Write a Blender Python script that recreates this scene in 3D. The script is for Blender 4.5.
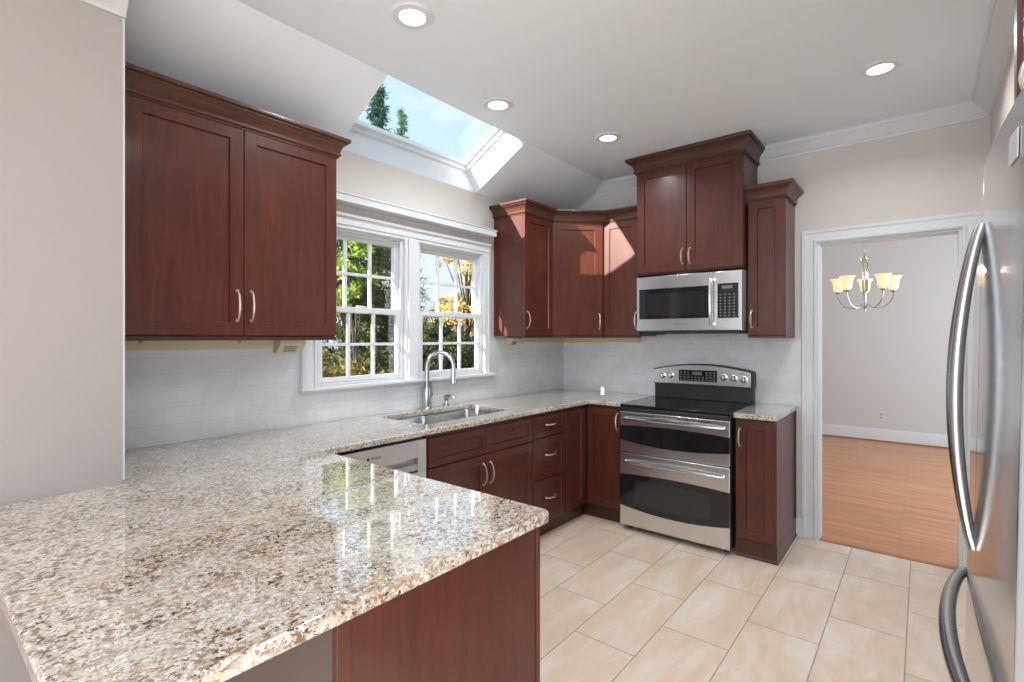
import bpy, bmesh, math, random
from mathutils import Vector, Matrix
import numpy as np
PI = math.pi
random.seed(7)
for o in list(bpy.data.objects): bpy.data.objects.remove(o)
C = bpy.context.scene.collection
scn = bpy.context.scene

# ------------------------------------------------------------------ camera
cam_d = bpy.data.cameras.new('camera'); cam = bpy.data.objects.new('camera', cam_d); C.objects.link(cam)
cam.location = (2.67, -4.06, 1.40); cam.rotation_euler = (PI/2, 0, math.radians(39.15))
cam_d.sensor_width = 36; cam_d.lens = 504.3/1024*36; cam_d.shift_y = -(341-338.1)/1024; cam_d.clip_start = .02
scn.camera = cam
scn.view_settings.view_transform = 'Standard'; scn.view_settings.look = 'None'
scn.view_settings.exposure = 0.0; scn.view_settings.gamma = 1; scn.view_settings.use_curve_mapping = False

# ------------------------------------------------------------------ sky
W = bpy.data.worlds.new('sky'); scn.world = W; W.use_nodes = True
nt = W.node_tree; nt.nodes.clear()
def nn(nt, t, **k):
    n = nt.nodes.new(t)
    for a, b in k.items():
        if a in n.inputs.keys() if hasattr(n.inputs, 'keys') else False: n.inputs[a].default_value = b
        else: setattr(n, a, b)
    return n
tc = nn(nt, 'ShaderNodeTexCoord'); no = nn(nt, 'ShaderNodeTexNoise'); no.inputs['Scale'].default_value = 2.6; no.inputs['Detail'].default_value = 6
mp = nn(nt, 'ShaderNodeMapping'); mp.inputs['Scale'].default_value = (1, 1, 1.8); mp.inputs['Location'].default_value = (.35, .2, .0)
cr = nn(nt, 'ShaderNodeValToRGB'); cr.color_ramp.elements[0].position = .46; cr.color_ramp.elements[1].position = .62
cr.color_ramp.elements[0].color = (.56, .74, .96, 1); cr.color_ramp.elements[1].color = (.95, .97, 1, 1)
sp = nn(nt, 'ShaderNodeSeparateXYZ'); cz = nn(nt, 'ShaderNodeValToRGB')
cz.color_ramp.elements[0].position = .12; cz.color_ramp.elements[1].position = .36
cz.color_ramp.elements[0].color = (1, 1, 1, 1); cz.color_ramp.elements[1].color = (0, 0, 0, 1)
mx = nn(nt, 'ShaderNodeMix'); mx.data_type = 'RGBA'
bg = nn(nt, 'ShaderNodeBackground'); bg.inputs['Strength'].default_value = 1.3
wo = nn(nt, 'ShaderNodeOutputWorld')
L = nt.links.new
L(tc.outputs['Generated'], mp.inputs[0]); L(mp.outputs[0], no.inputs[0]); L(no.outputs[0], cr.inputs[0])
L(tc.outputs['Generated'], sp.inputs[0]); L(sp.outputs[2], cz.inputs[0]); L(cz.outputs[0], mx.inputs[0])
L(cr.outputs[0], mx.inputs[6]); mx.inputs[7].default_value = (.70, .78, .90, 1); L(mx.outputs[2], bg.inputs[0]); L(bg.outputs[0], wo.inputs[0])

# ------------------------------------------------------------------ sun
sd = bpy.data.lights.new('sun', 'SUN'); sd.energy = 20.0; sd.angle = math.radians(.6); sd.color = (1, .95, .86)
sun = bpy.data.objects.new('sun', sd); C.objects.link(sun); sun.location = (-3, -6, 6)
sun.rotation_euler = Vector((.29, 1, -.46)).to_track_quat('-Z', 'Y').to_euler()

# ------------------------------------------------------------------ added area fill lamps, set just inside unseen, invented windows
def area(name, loc, direction, sx, sy, power, color=(1, 1, 1)):
    d = bpy.data.lights.new(name, 'AREA'); d.shape = 'RECTANGLE'; d.size = sx; d.size_y = sy; d.energy = power; d.color = color
    o = bpy.data.objects.new(name, d); C.objects.link(o); o.location = loc
    o.rotation_euler = Vector(direction).to_track_quat('-Z', 'Y').to_euler(); return o
area('fill_rear', (2.9, -7.93, 1.45), (0, 1, 0), 3.6, 2.0, 120, (.82, .92, 1))
area('fill_side', (5.42, -5.4, 1.45), (-1, 0, 0), 2.6, 2.0, 45, (.82, .92, 1))
area('fill_dining', (4.92, 2.2, 1.5), (-1, 0, 0), 2.2, 1.7, 78, (.82, .93, 1))
DOWN_W = 8

# ------------------------------------------------------------------ materials
def mat(name, col, rough=.5, metal=0, spec=.5, coat=0, coat_rough=.05):
    m = bpy.data.materials.new(name); m.use_nodes = True; b = m.node_tree.nodes['Principled BSDF']
    b.inputs['Base Color'].default_value = (*col, 1); b.inputs['Roughness'].default_value = rough
    b.inputs['Metallic'].default_value = metal; b.inputs['Specular IOR Level'].default_value = spec
    b.inputs['Coat Weight'].default_value = coat; b.inputs['Coat Roughness'].default_value = coat_rough
    return m
def nodes(m): return m.node_tree, m.node_tree.nodes['Principled BSDF']
def ramp(nt, stops, interp='LINEAR'):
    r = nt.nodes.new('ShaderNodeValToRGB'); r.color_ramp.interpolation = interp
    e = r.color_ramp.elements
    while len(e) < len(stops): e.new(.5)
    for i, (p, c) in enumerate(stops): e[i].position = p; e[i].color = (*c, 1) if len(c) == 3 else c
    return r
def coords(nt, scale=(1, 1, 1), loc=(0, 0, 0), rot=(0, 0, 0)):
    t = nt.nodes.new('ShaderNodeTexCoord'); p = nt.nodes.new('ShaderNodeMapping')
    p.inputs['Scale'].default_value = scale; p.inputs['Location'].default_value = loc; p.inputs['Rotation'].default_value = rot
    nt.links.new(t.outputs['Object'], p.inputs[0]); return p
def noise(nt, p, scale, detail=4, rough=.5, dist=0):
    n = nt.nodes.new('ShaderNodeTexNoise'); n.inputs['Scale'].default_value = scale; n.inputs['Detail'].default_value = detail
    n.inputs['Roughness'].default_value = rough; n.inputs['Distortion'].default_value = dist
    nt.links.new(p.outputs[0], n.inputs['Vector']); return n
def mixc(nt, fac, a, b, mode='MIX'):
    x = nt.nodes.new('ShaderNodeMix'); x.data_type = 'RGBA'; x.blend_type = mode
    for s, v in ((0, fac), (6, a), (7, b)):
        if hasattr(v, 'is_linked') or hasattr(v, 'links'): nt.links.new(v, x.inputs[s])
        elif s == 0: x.inputs[0].default_value = v
        else: x.inputs[s].default_value = (*v, 1)
    return x.outputs[2]
def bump(nt, b, h, strength=.2, dist=.01):
    k = nt.nodes.new('ShaderNodeBump'); k.inputs['Strength'].default_value = strength; k.inputs['Distance'].default_value = dist
    nt.links.new(h, k.inputs['Height']); nt.links.new(k.outputs[0], b.inputs['Normal']); return k

def paint(name, col, rough=.6, amt=.02):
    m = mat(name, col, rough, spec=.3); nt, b = nodes(m)
    n = noise(nt, coords(nt), 180, 2); bump(nt, b, n.outputs[0], .04, .002); return m
def wood(name, c1, c2, axis='z', rough=.36, coat=.20):
    m = mat(name, c1, rough, spec=.35, coat=coat, coat_rough=.15); nt, b = nodes(m)
    s = (14, 14, 1.2) if axis == 'z' else (1.2, 14, 14)
    p = coords(nt, s); n = noise(nt, p, 3.2, 6, .6, .6)
    q = coords(nt); n2 = noise(nt, q, 3.0, 3, .5)
    r = ramp(nt, [(.3, c1), (.7, c2)]); nt.links.new(n.outputs[0], r.inputs[0])
    r2 = ramp(nt, [(.3, (.82, .80, .80)), (.75, (1.15, 1.15, 1.15))]); nt.links.new(n2.outputs[0], r2.inputs[0])
    nt.links.new(mixc(nt, 1.0, r.outputs[0], r2.outputs[0], 'MULTIPLY'), b.inputs['Base Color'])
    bump(nt, b, n.outputs[0], .03, .002); return m

WOOD = wood('cherry stained wood', (.068, .0175, .011), (.106, .0285, .0175))
WOODH = wood('cherry stained wood, level grain', (.060, .022, .013), (.105, .040, .023), axis='x')
WOODD = wood('dark cherry toe board', (.055, .018, .013), (.085, .026, .018))
PANELBACK = mat('brown grey cabinet back', (.11, .08, .07), .5)
WHITE = mat('white trim paint', (.70, .72, .74), .35, spec=.35)
BEAD = mat('pale corner bead', (.52, .52, .52), .5)
CEIL = paint('white ceiling paint', (.80, .85, .90), .7)
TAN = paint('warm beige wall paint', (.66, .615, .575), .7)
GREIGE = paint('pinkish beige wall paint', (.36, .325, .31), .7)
DINEW = paint('pale greige wall paint', (.64, .63, .625), .7)
NICKEL = mat('brushed nickel', (.50, .49, .47), .25, 1)
BRONZE = mat('satin nickel pull', (.70, .62, .54), .3, 1)
BLACKG = mat('black glass', (.012, .012, .013), .06, spec=.6)
BLACK = mat('black plastic', (.02, .02, .02), .4)
CREAM = mat('aged cream plastic', (.62, .53, .36), .45)
CREAMD = mat('brown grille', (.30, .21, .13), .5)
GREYG = mat('smoked oven glass', (.022, .022, .023), .08, spec=.6)
LGREY = mat('pale grey print', (.15, .15, .155), .5)
BADGE = mat('pale badge', (.5, .5, .51), .4)
DGREY = mat('dark grey print', (.10, .10, .11), .5)
OUTLETM = mat('white outlet plastic', (.72, .70, .68), .4)
def steel(name, col=(.76, .77, .78), rough=.24, axis='x'):
    m = mat(name, col, rough, 1); nt, b = nodes(m)
    s = {'x': (1, 60, 900), 'z': (900, 900, 2), 'y': (900, 1, 900)}[axis]
    n = noise(nt, coords(nt, s), 1.5, 2)
    r = ramp(nt, [(.3, (rough-.015,)*3), (.7, (rough+.02,)*3)]); nt.links.new(n.outputs[0], r.inputs[0])
    nt.links.new(r.outputs[0], b.inputs['Roughness']); return m
STEEL = steel('brushed stainless steel')
STEELZ = steel('fridge stainless steel', (.62, .63, .64), .13, 'z')
SATINL = mat('bright satin steel', (.66, .665, .67), .22, 1)
SATIN = mat('satin steel handle', (.45, .455, .46), .25, 1)
CHROME = mat('polished steel', (.66, .66, .67), .12, 1)
FSIDE = mat('grey enamel', (.25, .25, .26), .4)

def granite():
    m = mat('speckled cream granite', (.6, .55, .48), .06, spec=.6, coat=.8, coat_rough=.012); nt, b = nodes(m); b.inputs['Coat IOR'].default_value = 1.6
    def blot(scale, lo, hi, off, detail=3, rough=.6, stretch=(1, .75, 1)):
        n = noise(nt, coords(nt, stretch, (off, off*.7, 0)), scale, detail, rough, .4)
        r = ramp(nt, [(lo, (0, 0, 0)), (hi, (1, 1, 1))]); nt.links.new(n.outputs[0], r.inputs[0]); return r.outputs[0]
    mul = lambda a, c: mixc(nt, 1.0, a, c, 'MULTIPLY')
    zone = blot(4.5, .42, .60, 3)                      # broad zones where the tan and brown gather
    zone2 = blot(9, .36, .56, 9)
    col = mixc(nt, blot(36., .42, .58, 1), (.66, .64, .595), (.60, .535, .44))
    col = mixc(nt, blot(95., .47, .53, 5), col, (.50, .44, .37))
    col = mixc(nt, mul(blot(50., .50, .57, 12), zone), col, (.47, .34, .20))
    col = mixc(nt, blot(125., .56, .60, 17), col, (.74, .735, .71))
    col = mixc(nt, mul(blot(80., .54, .58, 21), zone2), col, (.25, .155, .09))
    col = mixc(nt, blot(140., .575, .61, 27), col, (.27, .22, .18))
    col = mixc(nt, mul(blot(105., .585, .62, 31), zone2), col, (.07, .045, .035))
    nt.links.new(col, b.inputs['Base Color']); return m
GRANITE = granite()

def brick_mat(name, vec, bw, rh, c1, c2, mortar, msize, rough, var=None, bumps=.4, coat=0, offx=0, offy=0, spec=.5):
    """vec: which object axes give brick length and row directions"""
    m = mat(name, c1, rough, coat=coat, spec=spec); nt, b = nodes(m)
    t = nt.nodes.new('ShaderNodeTexCoord'); s = nt.nodes.new('ShaderNodeSeparateXYZ'); c = nt.nodes.new('ShaderNodeCombineXYZ')
    nt.links.new(t.outputs['Object'], s.inputs[0])
    for k, (ax, off) in enumerate(zip(vec, (offx, offy))):
        a = nt.nodes.new('ShaderNodeMath'); a.operation = 'ADD'; a.inputs[1].default_value = off
        nt.links.new(s.outputs['xyz'.index(ax)], a.inputs[0]); nt.links.new(a.outputs[0], c.inputs[k])
    br = nt.nodes.new('ShaderNodeTexBrick'); br.inputs['Scale'].default_value = 1; br.inputs['Brick Width'].default_value = bw
    br.inputs['Row Height'].default_value = rh; br.inputs['Mortar Size'].default_value = msize; br.inputs['Mortar Smooth'].default_value = .1
    br.inputs['Bias'].default_value = 0; br.inputs['Color1'].default_value = (*c1, 1); br.inputs['Color2'].default_value = (*c2, 1)
    br.inputs['Mortar'].default_value = (*mortar, 1); nt.links.new(c.outputs[0], br.inputs['Vector'])
    col = br.outputs['Color']
    if var: col = var(nt, col, br, c)
    nt.links.new(col, b.inputs['Base Color'])
    inv = nt.nodes.new('ShaderNodeMath'); inv.operation = 'SUBTRACT'; inv.inputs[0].default_value = 1; nt.links.new(br.outputs['Fac'], inv.inputs[1])
    h = inv.outputs[0]
    if bumps:
        k = bump(nt, b, h, bumps, .002)
    return m, nt, b, inv
def floor_var(nt, col, br, c):
    # every tile gets its own slice of cloudy veining
    sc = nt.nodes.new('ShaderNodeVectorMath'); sc.operation = 'MULTIPLY_ADD'; sc.inputs[1].default_value = (40, 90, 60)
    nt.links.new(br.outputs['Color'], sc.inputs[0]); nt.links.new(c.outputs[0], sc.inputs[2])
    mp = nt.nodes.new('ShaderNodeMapping'); mp.inputs['Rotation'].default_value = (0, 0, .7); mp.inputs['Scale'].default_value = (1, 3.0, 1); nt.links.new(sc.outputs[0], mp.inputs[0])
    n = noise(nt, mp, 2.2, 6, .62, .5); r = ramp(nt, [(.32, (.67, .505, .38)), (.5, (.72, .58, .46)), (.66, (.78, .695, .61))]); nt.links.new(n.outputs[0], r.inputs[0])
    return mixc(nt, br.outputs['Fac'], r.outputs[0], (.34, .28, .235))
FLOOR = brick_mat('beige stone look tile', 'yx', .61, .308, (.60, .50, .40), (.66, .55, .45), (.30, .24, .19), .0028, .3, floor_var, .25, offx=1.39+6.1, offy=.16+3.08)[0]
def plank_var(nt, col, br, c):
    mp = nt.nodes.new('ShaderNodeMapping'); mp.inputs['Scale'].default_value = (1.5, 26, 1); nt.links.new(c.outputs[0], mp.inputs[0])
    n = noise(nt, mp, 1.6, 5, .6, .3); r = ramp(nt, [(.3, (.72, .68, .64)), (.7, (1.12, 1.1, 1.08))]); nt.links.new(n.outputs[0], r.inputs[0])
    return mixc(nt, 1.0, col, r.outputs[0], 'MULTIPLY')
HARD = brick_mat('orange oak strip floor', 'xy', 1.1, .057, (.55, .235, .095), (.68, .33, .145), (.24, .10, .04), .0012, .28, plank_var, .1, offx=20, offy=20)[0]
def splash_var(nt, col, br, c):
    n = noise(nt, c, 5, 4, .6); r = ramp(nt, [(.35, (.93, .93, .93)), (.65, (1.06, 1.06, 1.06))]); nt.links.new(n.outputs[0], r.inputs[0])
    return mixc(nt, 1.0, col, r.outputs[0], 'MULTIPLY')
def splash(name, ax, offx):
    m, nt, b, inv = brick_mat(name, ax+'z', .305, .0762, (.66, .675, .685), (.70, .715, .725), (.58, .59, .60), .0012, .1, splash_var, 0, offx=offx, offy=-.93+.762)
    w = noise(nt, coords(nt), 26, 2, .5)
    k1 = nt.nodes.new('ShaderNodeBump'); k1.inputs['Strength'].default_value = .5; k1.inputs['Distance'].default_value = .006; nt.links.new(w.outputs[0], k1.inputs['Height'])
    k2 = nt.nodes.new('ShaderNodeBump'); k2.inputs['Strength'].default_value = .35; k2.inputs['Distance'].default_value = .0015
    nt.links.new(inv.outputs[0], k2.inputs['Height']); nt.links.new(k1.outputs[0], k2.inputs['Normal']); nt.links.new(k2.outputs[0], b.inputs['Normal'])
    return m
SPL_Y = splash('pale glazed subway tile on window wall', 'y', 3.28+3.05)
SPL_X = splash('pale glazed subway tile on range wall', 'x', 3.05)
def glass_mat(name, tint=(1, 1, 1)):
    m = bpy.data.materials.new(name); m.use_nodes = True; nt = m.node_tree; nt.nodes.clear()
    o = nt.nodes.new('ShaderNodeOutputMaterial'); t = nt.nodes.new('ShaderNodeBsdfTransparent'); g = nt.nodes.new('ShaderNodeBsdfGlossy')
    t.inputs[0].default_value = (*tint, 1); g.inputs['Roughness'].default_value = .01
    lw = nt.nodes.new('ShaderNodeLayerWeight'); pw = nt.nodes.new('ShaderNodeMath'); pw.operation = 'POWER'; pw.inputs[1].default_value = 4; nt.links.new(lw.outputs['Facing'], pw.inputs[0])
    f = nt.nodes.new('ShaderNodeMath'); f.operation = 'MULTIPLY_ADD'; f.inputs[1].default_value = .25; f.inputs[2].default_value = .015; nt.links.new(pw.outputs[0], f.inputs[0]); x = nt.nodes.new('ShaderNodeMixShader')
    nt.links.new(f.outputs[0], x.inputs[0]); nt.links.new(t.outputs[0], x.inputs[1]); nt.links.new(g.outputs[0], x.inputs[2]); nt.links.new(x.outputs[0], o.inputs[0]); return m
GLASS = glass_mat('clear window glass', (.97, .985, .98))
def emit(name, col, s):
    m = mat(name, col, .5); nt, b = nodes(m); b.inputs['Emission Color'].default_value = (*col, 1); b.inputs['Emission Strength'].default_value = s; return m
LAMP = emit('lit lens', (1, .98, .95), 4.0)
SHADE = emit('lit frosted amber glass', (1, .78, .48), .62)
def leaf_mat(name, c1, c2):
    m = mat(name, c1, .55, spec=.25); nt, b = nodes(m)
    n = noise(nt, coords(nt), 2.5, 4, .7); g = nt.nodes.new('ShaderNodeNewGeometry')
    r = ramp(nt, [(0, c1), (1, c2)]); ad = nt.nodes.new('ShaderNodeMath'); ad.operation = 'MULTIPLY_ADD'; ad.inputs[1].default_value = .55
    nt.links.new(g.outputs['Random Per Island'], ad.inputs[0]); sb = nt.nodes.new('ShaderNodeMath'); sb.operation = 'MULTIPLY'; sb.inputs[1].default_value = .5
    nt.links.new(n.outputs[0], sb.inputs[0]); nt.links.new(sb.outputs[0], ad.inputs[2]); nt.links.new(ad.outputs[0], r.inputs[0]); nt.links.new(r.outputs[0], b.inputs['Base Color'])
    tr = nt.nodes.new('ShaderNodeBsdfTranslucent'); nt.links.new(r.outputs[0], tr.inputs[0]); x = nt.nodes.new('ShaderNodeMixShader'); x.inputs[0].default_value = .35
    o = nt.nodes['Material Output']; nt.links.new(b.outputs[0], x.inputs[1]); nt.links.new(tr.outputs[0], x.inputs[2]); nt.links.new(x.outputs[0], o.inputs[0]); return m
LEAFD = leaf_mat('dark evergreen leaves', (.010, .025, .008), (.12, .14, .045))
LEAFG = leaf_mat('yellow green leaves', (.07, .15, .015), (.42, .55, .12))
LEAFY = leaf_mat('golden autumn leaves', (.42, .24, .07), (.90, .74, .28))
LEAFC = leaf_mat('blue green needles', (.012, .05, .035), (.06, .17, .10))
LEAFO = leaf_mat('olive and rust undergrowth leaves', (.05, .035, .012), (.30, .24, .07))
BARK = mat('grey brown bark', (.045, .035, .025), .9)
GRASS = mat('leaf strewn lawn', (.10, .12, .04), .9)
_nt, _b = nodes(GRASS); _r = ramp(_nt, [(.35, (.07, .11, .03)), (.65, (.24, .17, .07))]); _n = noise(_nt, coords(_nt), 3, 6); _nt.links.new(_n.outputs[0], _r.inputs[0]); _nt.links.new(_r.outputs[0], _b.inputs['Base Color'])

# ------------------------------------------------------------------ mesh helpers
class MB:
    def __init__(s): s.v = []; s.f = []
    def add(s, vs, fs):
        o = len(s.v); s.v += [tuple(v) for v in vs]; s.f += [tuple(i+o for i in f) for f in fs]; return s
    def box(s, x0, x1, y0, y1, z0, z1):
        return s.add([(x0,y0,z0),(x1,y0,z0),(x1,y1,z0),(x0,y1,z0),(x0,y0,z1),(x1,y0,z1),(x1,y1,z1),(x0,y1,z1)],
                     [(3,2,1,0),(4,5,6,7),(0,1,5,4),(1,2,6,5),(2,3,7,6),(3,0,4,7)])
    def prism(s, poly, a, b, axis='z'):
        """poly: 2d outline, extruded along axis from a to b"""
        def P(p, h): return {'z': (p[0], p[1], h), 'y': (p[0], h, p[1]), 'x': (h, p[0], p[1])}[axis]
        n = len(poly)
        return s.add([P(p, a) for p in poly]+[P(p, b) for p in poly],
                     [tuple(range(n))[::-1], tuple(range(n, 2*n))]+[(i, (i+1) % n, n+(i+1) % n, n+i) for i in range(n)])
    def tube(s, pts, r, n=10, cap=True, flat=1.0):
        pts = [Vector(p) for p in pts]; k = len(pts)
        rs = r if isinstance(r, (list, tuple)) else [r]*k
        up = None; vs = []
        for i, p in enumerate(pts):
            t = (pts[min(i+1, k-1)]-pts[max(i-1, 0)]).normalized()
            if up is None: up = t.orthogonal().normalized()
            up = (up-t*up.dot(t)).normalized(); w = t.cross(up)
            vs += [p+(up*math.cos(2*PI*j/n)*flat+w*math.sin(2*PI*j/n))*rs[i] for j in range(n)]
        fs = [(i*n+j, i*n+(j+1) % n, (i+1)*n+(j+1) % n, (i+1)*n+j) for i in range(k-1) for j in range(n)]
        if cap: fs += [tuple(range(n))[::-1], tuple(range((k-1)*n, k*n))]
        return s.add(vs, fs)
    def lathe(s, prof, n=24, c=(0, 0, 0), M=None):
        vs = []
        for (r, z) in prof:
            for j in range(n):
                v = Vector((r*math.cos(2*PI*j/n), r*math.sin(2*PI*j/n), z))
                if M: v = M @ v
                vs.append(v+Vector(c))
        k = len(prof)
        fs = [(i*n+j, i*n+(j+1) % n, (i+1)*n+(j+1) % n, (i+1)*n+j) for i in range(k-1) for j in range(n)]
        fs += [tuple(range(n))[::-1], tuple(range((k-1)*n, k*n))]
        return s.add(vs, fs)
    def sweep(s, path, prof, closed=False):
        """path: list of (x,y); profile: list of (out,z); out is to the right hand of the path direction; mitred"""
        n = len(path); m = len(prof); P = [Vector(p) for p in path]; vs = []
        for i in range(n):
            a = (P[i]-P[i-1]).normalized() if (i > 0 or closed) else None
            b = (P[(i+1) % n]-P[i]).normalized() if (i < n-1 or closed) else None
            if a is None: a = b
            if b is None: b = a
            na = Vector((a.y, -a.x)); nb = Vector((b.y, -b.x)); mm = (na+nb).normalized(); mm = mm/max(.2, mm.dot(na))
            vs += [(P[i].x+mm.x*o, P[i].y+mm.y*o, z) for o, z in prof]
        rng = n if closed else n-1
        fs = [(i*m+j, i*m+(j+1) % m, ((i+1) % n)*m+(j+1) % m, ((i+1) % n)*m+j) for i in range(rng) for j in range(m)]
        if not closed: fs += [tuple(range(m)), tuple(range((n-1)*m, n*m))[::-1]]
        return s.add(vs, fs)
    def build(s, name, m, parent=None, bevel=0, smooth=True, seg=2, angle=35):
        me = bpy.data.meshes.new(name); me.from_pydata(s.v, [], s.f)
        bm = bmesh.new(); bm.from_mesh(me); bmesh.ops.recalc_face_normals(bm, faces=bm.faces); bm.to_mesh(me); bm.free()
        if smooth: me.shade_smooth(); me.set_sharp_from_angle(angle=math.radians(angle))
        me.materials.append(m); o = bpy.data.objects.new(name, me); C.objects.link(o)
        if parent: o.parent = parent
        if bevel:
            b = o.modifiers.new('soft edges', 'BEVEL'); b.width = bevel; b.segments = seg; b.limit_method = 'ANGLE'; b.angle_limit = math.radians(40); b.harden_normals = False
        return o
def tag(o, label=None, cat=None, group=None, kind=None):
    if label: o['label'] = label
    if cat: o['category'] = cat
    if group: o['group'] = group
    if kind: o['kind'] = kind
    return o
def thing(name, label, cat, loc=(0, 0, 0), rz=0, group=None):
    o = bpy.data.objects.new(name, None); C.objects.link(o); o.location = loc; o.rotation_euler = (0, 0, rz); o.empty_display_size = .1
    return tag(o, label, cat, group)
def struct(o, label=None): return tag(o, label, kind='structure')
def text_mesh(body, size, name, m, parent, M, depth=.0006):
    cu = bpy.data.curves.new('t', 'FONT'); cu.body = body; cu.size = size; cu.extrude = depth; cu.align_x = 'CENTER'; cu.align_y = 'CENTER'
    t = bpy.data.objects.new('t', cu); C.objects.link(t); bpy.context.view_layer.update()
    me = bpy.data.meshes.new_from_object(t.evaluated_get(bpy.context.evaluated_depsgraph_get()))
    bpy.data.objects.remove(t); me.transform(M); me.materials.clear(); me.materials.append(m); me.name = name
    o = bpy.data.objects.new(name, me); C.objects.link(o); o.parent = parent; return o

# ================================================================== room shell
CZ = 2.79; SX = .48; SZ = 2.52       # flat ceiling, slope fold, wall top
b = MB().box(-.15, 5.5, -8, .0, -.12, 0); fl = b.build('floor', FLOOR, smooth=False); struct(fl)
b = MB().box(.4, 5.0, 0.0, 4.5, -.12, 0)
o = b.build('floor', HARD, smooth=False); struct(o)
# window wall with two openings
WY = [(-2.548, -1.922), (-1.800, -1.150)]; WZ0, WZ1 = 1.125, 2.05
b = MB()
ys = [-8.0, WY[0][0], WY[0][1], WY[1][0], WY[1][1], .12]
b.box(-.072, 0, ys[0], ys[1], 0, SZ); b.box(-.072, 0, ys[2], ys[3], WZ0, WZ1); b.box(-.072, 0, ys[4], ys[5], 0, SZ)
b.box(-.072, 0, ys[1], ys[4], 0, WZ0); b.box(-.072, 0, ys[1], ys[4], WZ1, SZ)
wl = b.build('wall_left', TAN, smooth=False); struct(wl)
# range wall with the doorway (2.10 .. 2.855)
DX0, DX1, DZ = 2.100, 2.855, 2.062
b = MB().box(-.15, DX0, 0, .12, 0, 3.05).box(DX1, 5.5, 0, .12, 0, 3.05).box(DX0, DX1, 0, .12, DZ, 3.05)
struct(b.build('wall_back', TAN, smooth=False))
b = MB().box(2.98, 3.10, -2.06, 0, 0, CZ).box(3.10, 3.62, -2.06, -1.98, 0, CZ).box(3.60, 3.72, -3.12, -1.98, 0, CZ).box(2.98, 3.72, -3.20, -3.10, 0, CZ).box(3.6, 5.5, -3.2, -3.1, 0, CZ)
struct(b.build('wall_right', TAN, smooth=False))
# partition the worktop runs against
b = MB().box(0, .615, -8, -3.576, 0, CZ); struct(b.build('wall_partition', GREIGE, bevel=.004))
# room behind the camera
b = MB().box(0, .9, -8.12, -8, 0, CZ).box(4.9, 5.6, -8.12, -8, 0, CZ).box(.9, 4.9, -8.12, -8, 0, .4).box(.9, 4.9, -8.12, -8, 2.5, CZ)
struct(b.build('wall_front', TAN, smooth=False))
b = MB().box(5.5, 5.6, -8, -6.8, 0, CZ).box(5.5, 5.6, -4, -3.1, 0, CZ).box(5.5, 5.6, -6.8, -4, 0, .4).box(5.5, 5.6, -6.8, -4, 2.5, CZ)
struct(b.build('wall_side', TAN, smooth=False))
def plain_window(name, x0, x1, y0, y1, z0, z1, nx):
    b = MB(); t = .05
    along = 'x' if x1-x0 > y1-y0 else 'y'
    def bx(a0, a1, c0, c1): b.box(a0, a1, y0, y1, c0, c1) if along == 'x' else b.box(x0, x1, a0, a1, c0, c1)
    A0, A1 = (x0, x1) if along == 'x' else (y0, y1)
    bx(A0, A1, z0, z0+t); bx(A0, A1, z1-t, z1)
    for i in range(nx+1): c = A0+(A1-A0)*i/nx; bx(max(A0, c-t/2), min(A1, c+t/2), z0+t, z1-t)
    bx(A0, A1, (z0+z1)/2-.02, (z0+z1)/2+.02)
    return struct(b.build(name, WHITE, smooth=False))
plain_window('added_window_4', .9, 4.9, -8.08, -8.04, .4, 2.5, 4)  # unseen window, added to bring light in from behind the camera
plain_window('added_window_5', 5.54, 5.58, -6.8, -4, .4, 2.5, 3)  # likewise unseen and added for the side fill lamp
# dining room shell
b = MB().box(.3, 5.1, 4.40, 4.52, 0, CZ+.1); struct(b.build('wall_dining_far', DINEW, smooth=False))
b = MB().box(.3, .4, .12, 4.4, 0, CZ+.1); struct(b.build('wall_dining_left', DINEW, smooth=False))
b = MB().box(5.0, 5.1, .12, 1.0, 0, CZ).box(5.0, 5.1, 3.4, 4.4, 0, CZ).box(5, 5.1, 1.0, 3.4, 0, .6).box(5, 5.1, 1.0, 3.4, 2.4, CZ); struct(b.build('wall_dining_right', DINEW, smooth=False))
plain_window('added_window_6', 5.03, 5.07, 1.0, 3.4, .6, 2.4, 2)  # out-of-view frame added around the dining fill lamp
b = MB().box(.3, 5.1, .12, 4.5, CZ, CZ+.15); struct(b.build('ceiling', CEIL, smooth=False))
# kitchen ceiling: flat part and the slope under the roof, hole for the skylight
HY0, HY1 = -2.405, -1.222
nx_, nz_ = -.4903, .8716
def slope_pt(u, t): # u 0..1 up the slope, t out through the roof
    return (SX*u+nx_*t, SZ+(CZ-SZ)*u+nz_*t)
b = MB().box(SX, 5.6, -8.12, 0, CZ, CZ+.14)
q = [slope_pt(-.3, 0.0), slope_pt(1, 0), (SX, CZ+.14), slope_pt(-.3, .14)]
q[0] = (0, SZ); q[3] = (-.15, SZ+.12); q.insert(3, (SX-.1, CZ+.16)); q.append((-.15, SZ))
b.prism(q, -8.1, HY0-.002, 'y'); b.prism(q, HY1+.002, 0, 'y')
cl = b.build('ceiling', CEIL, smooth=False); struct(cl)
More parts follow.
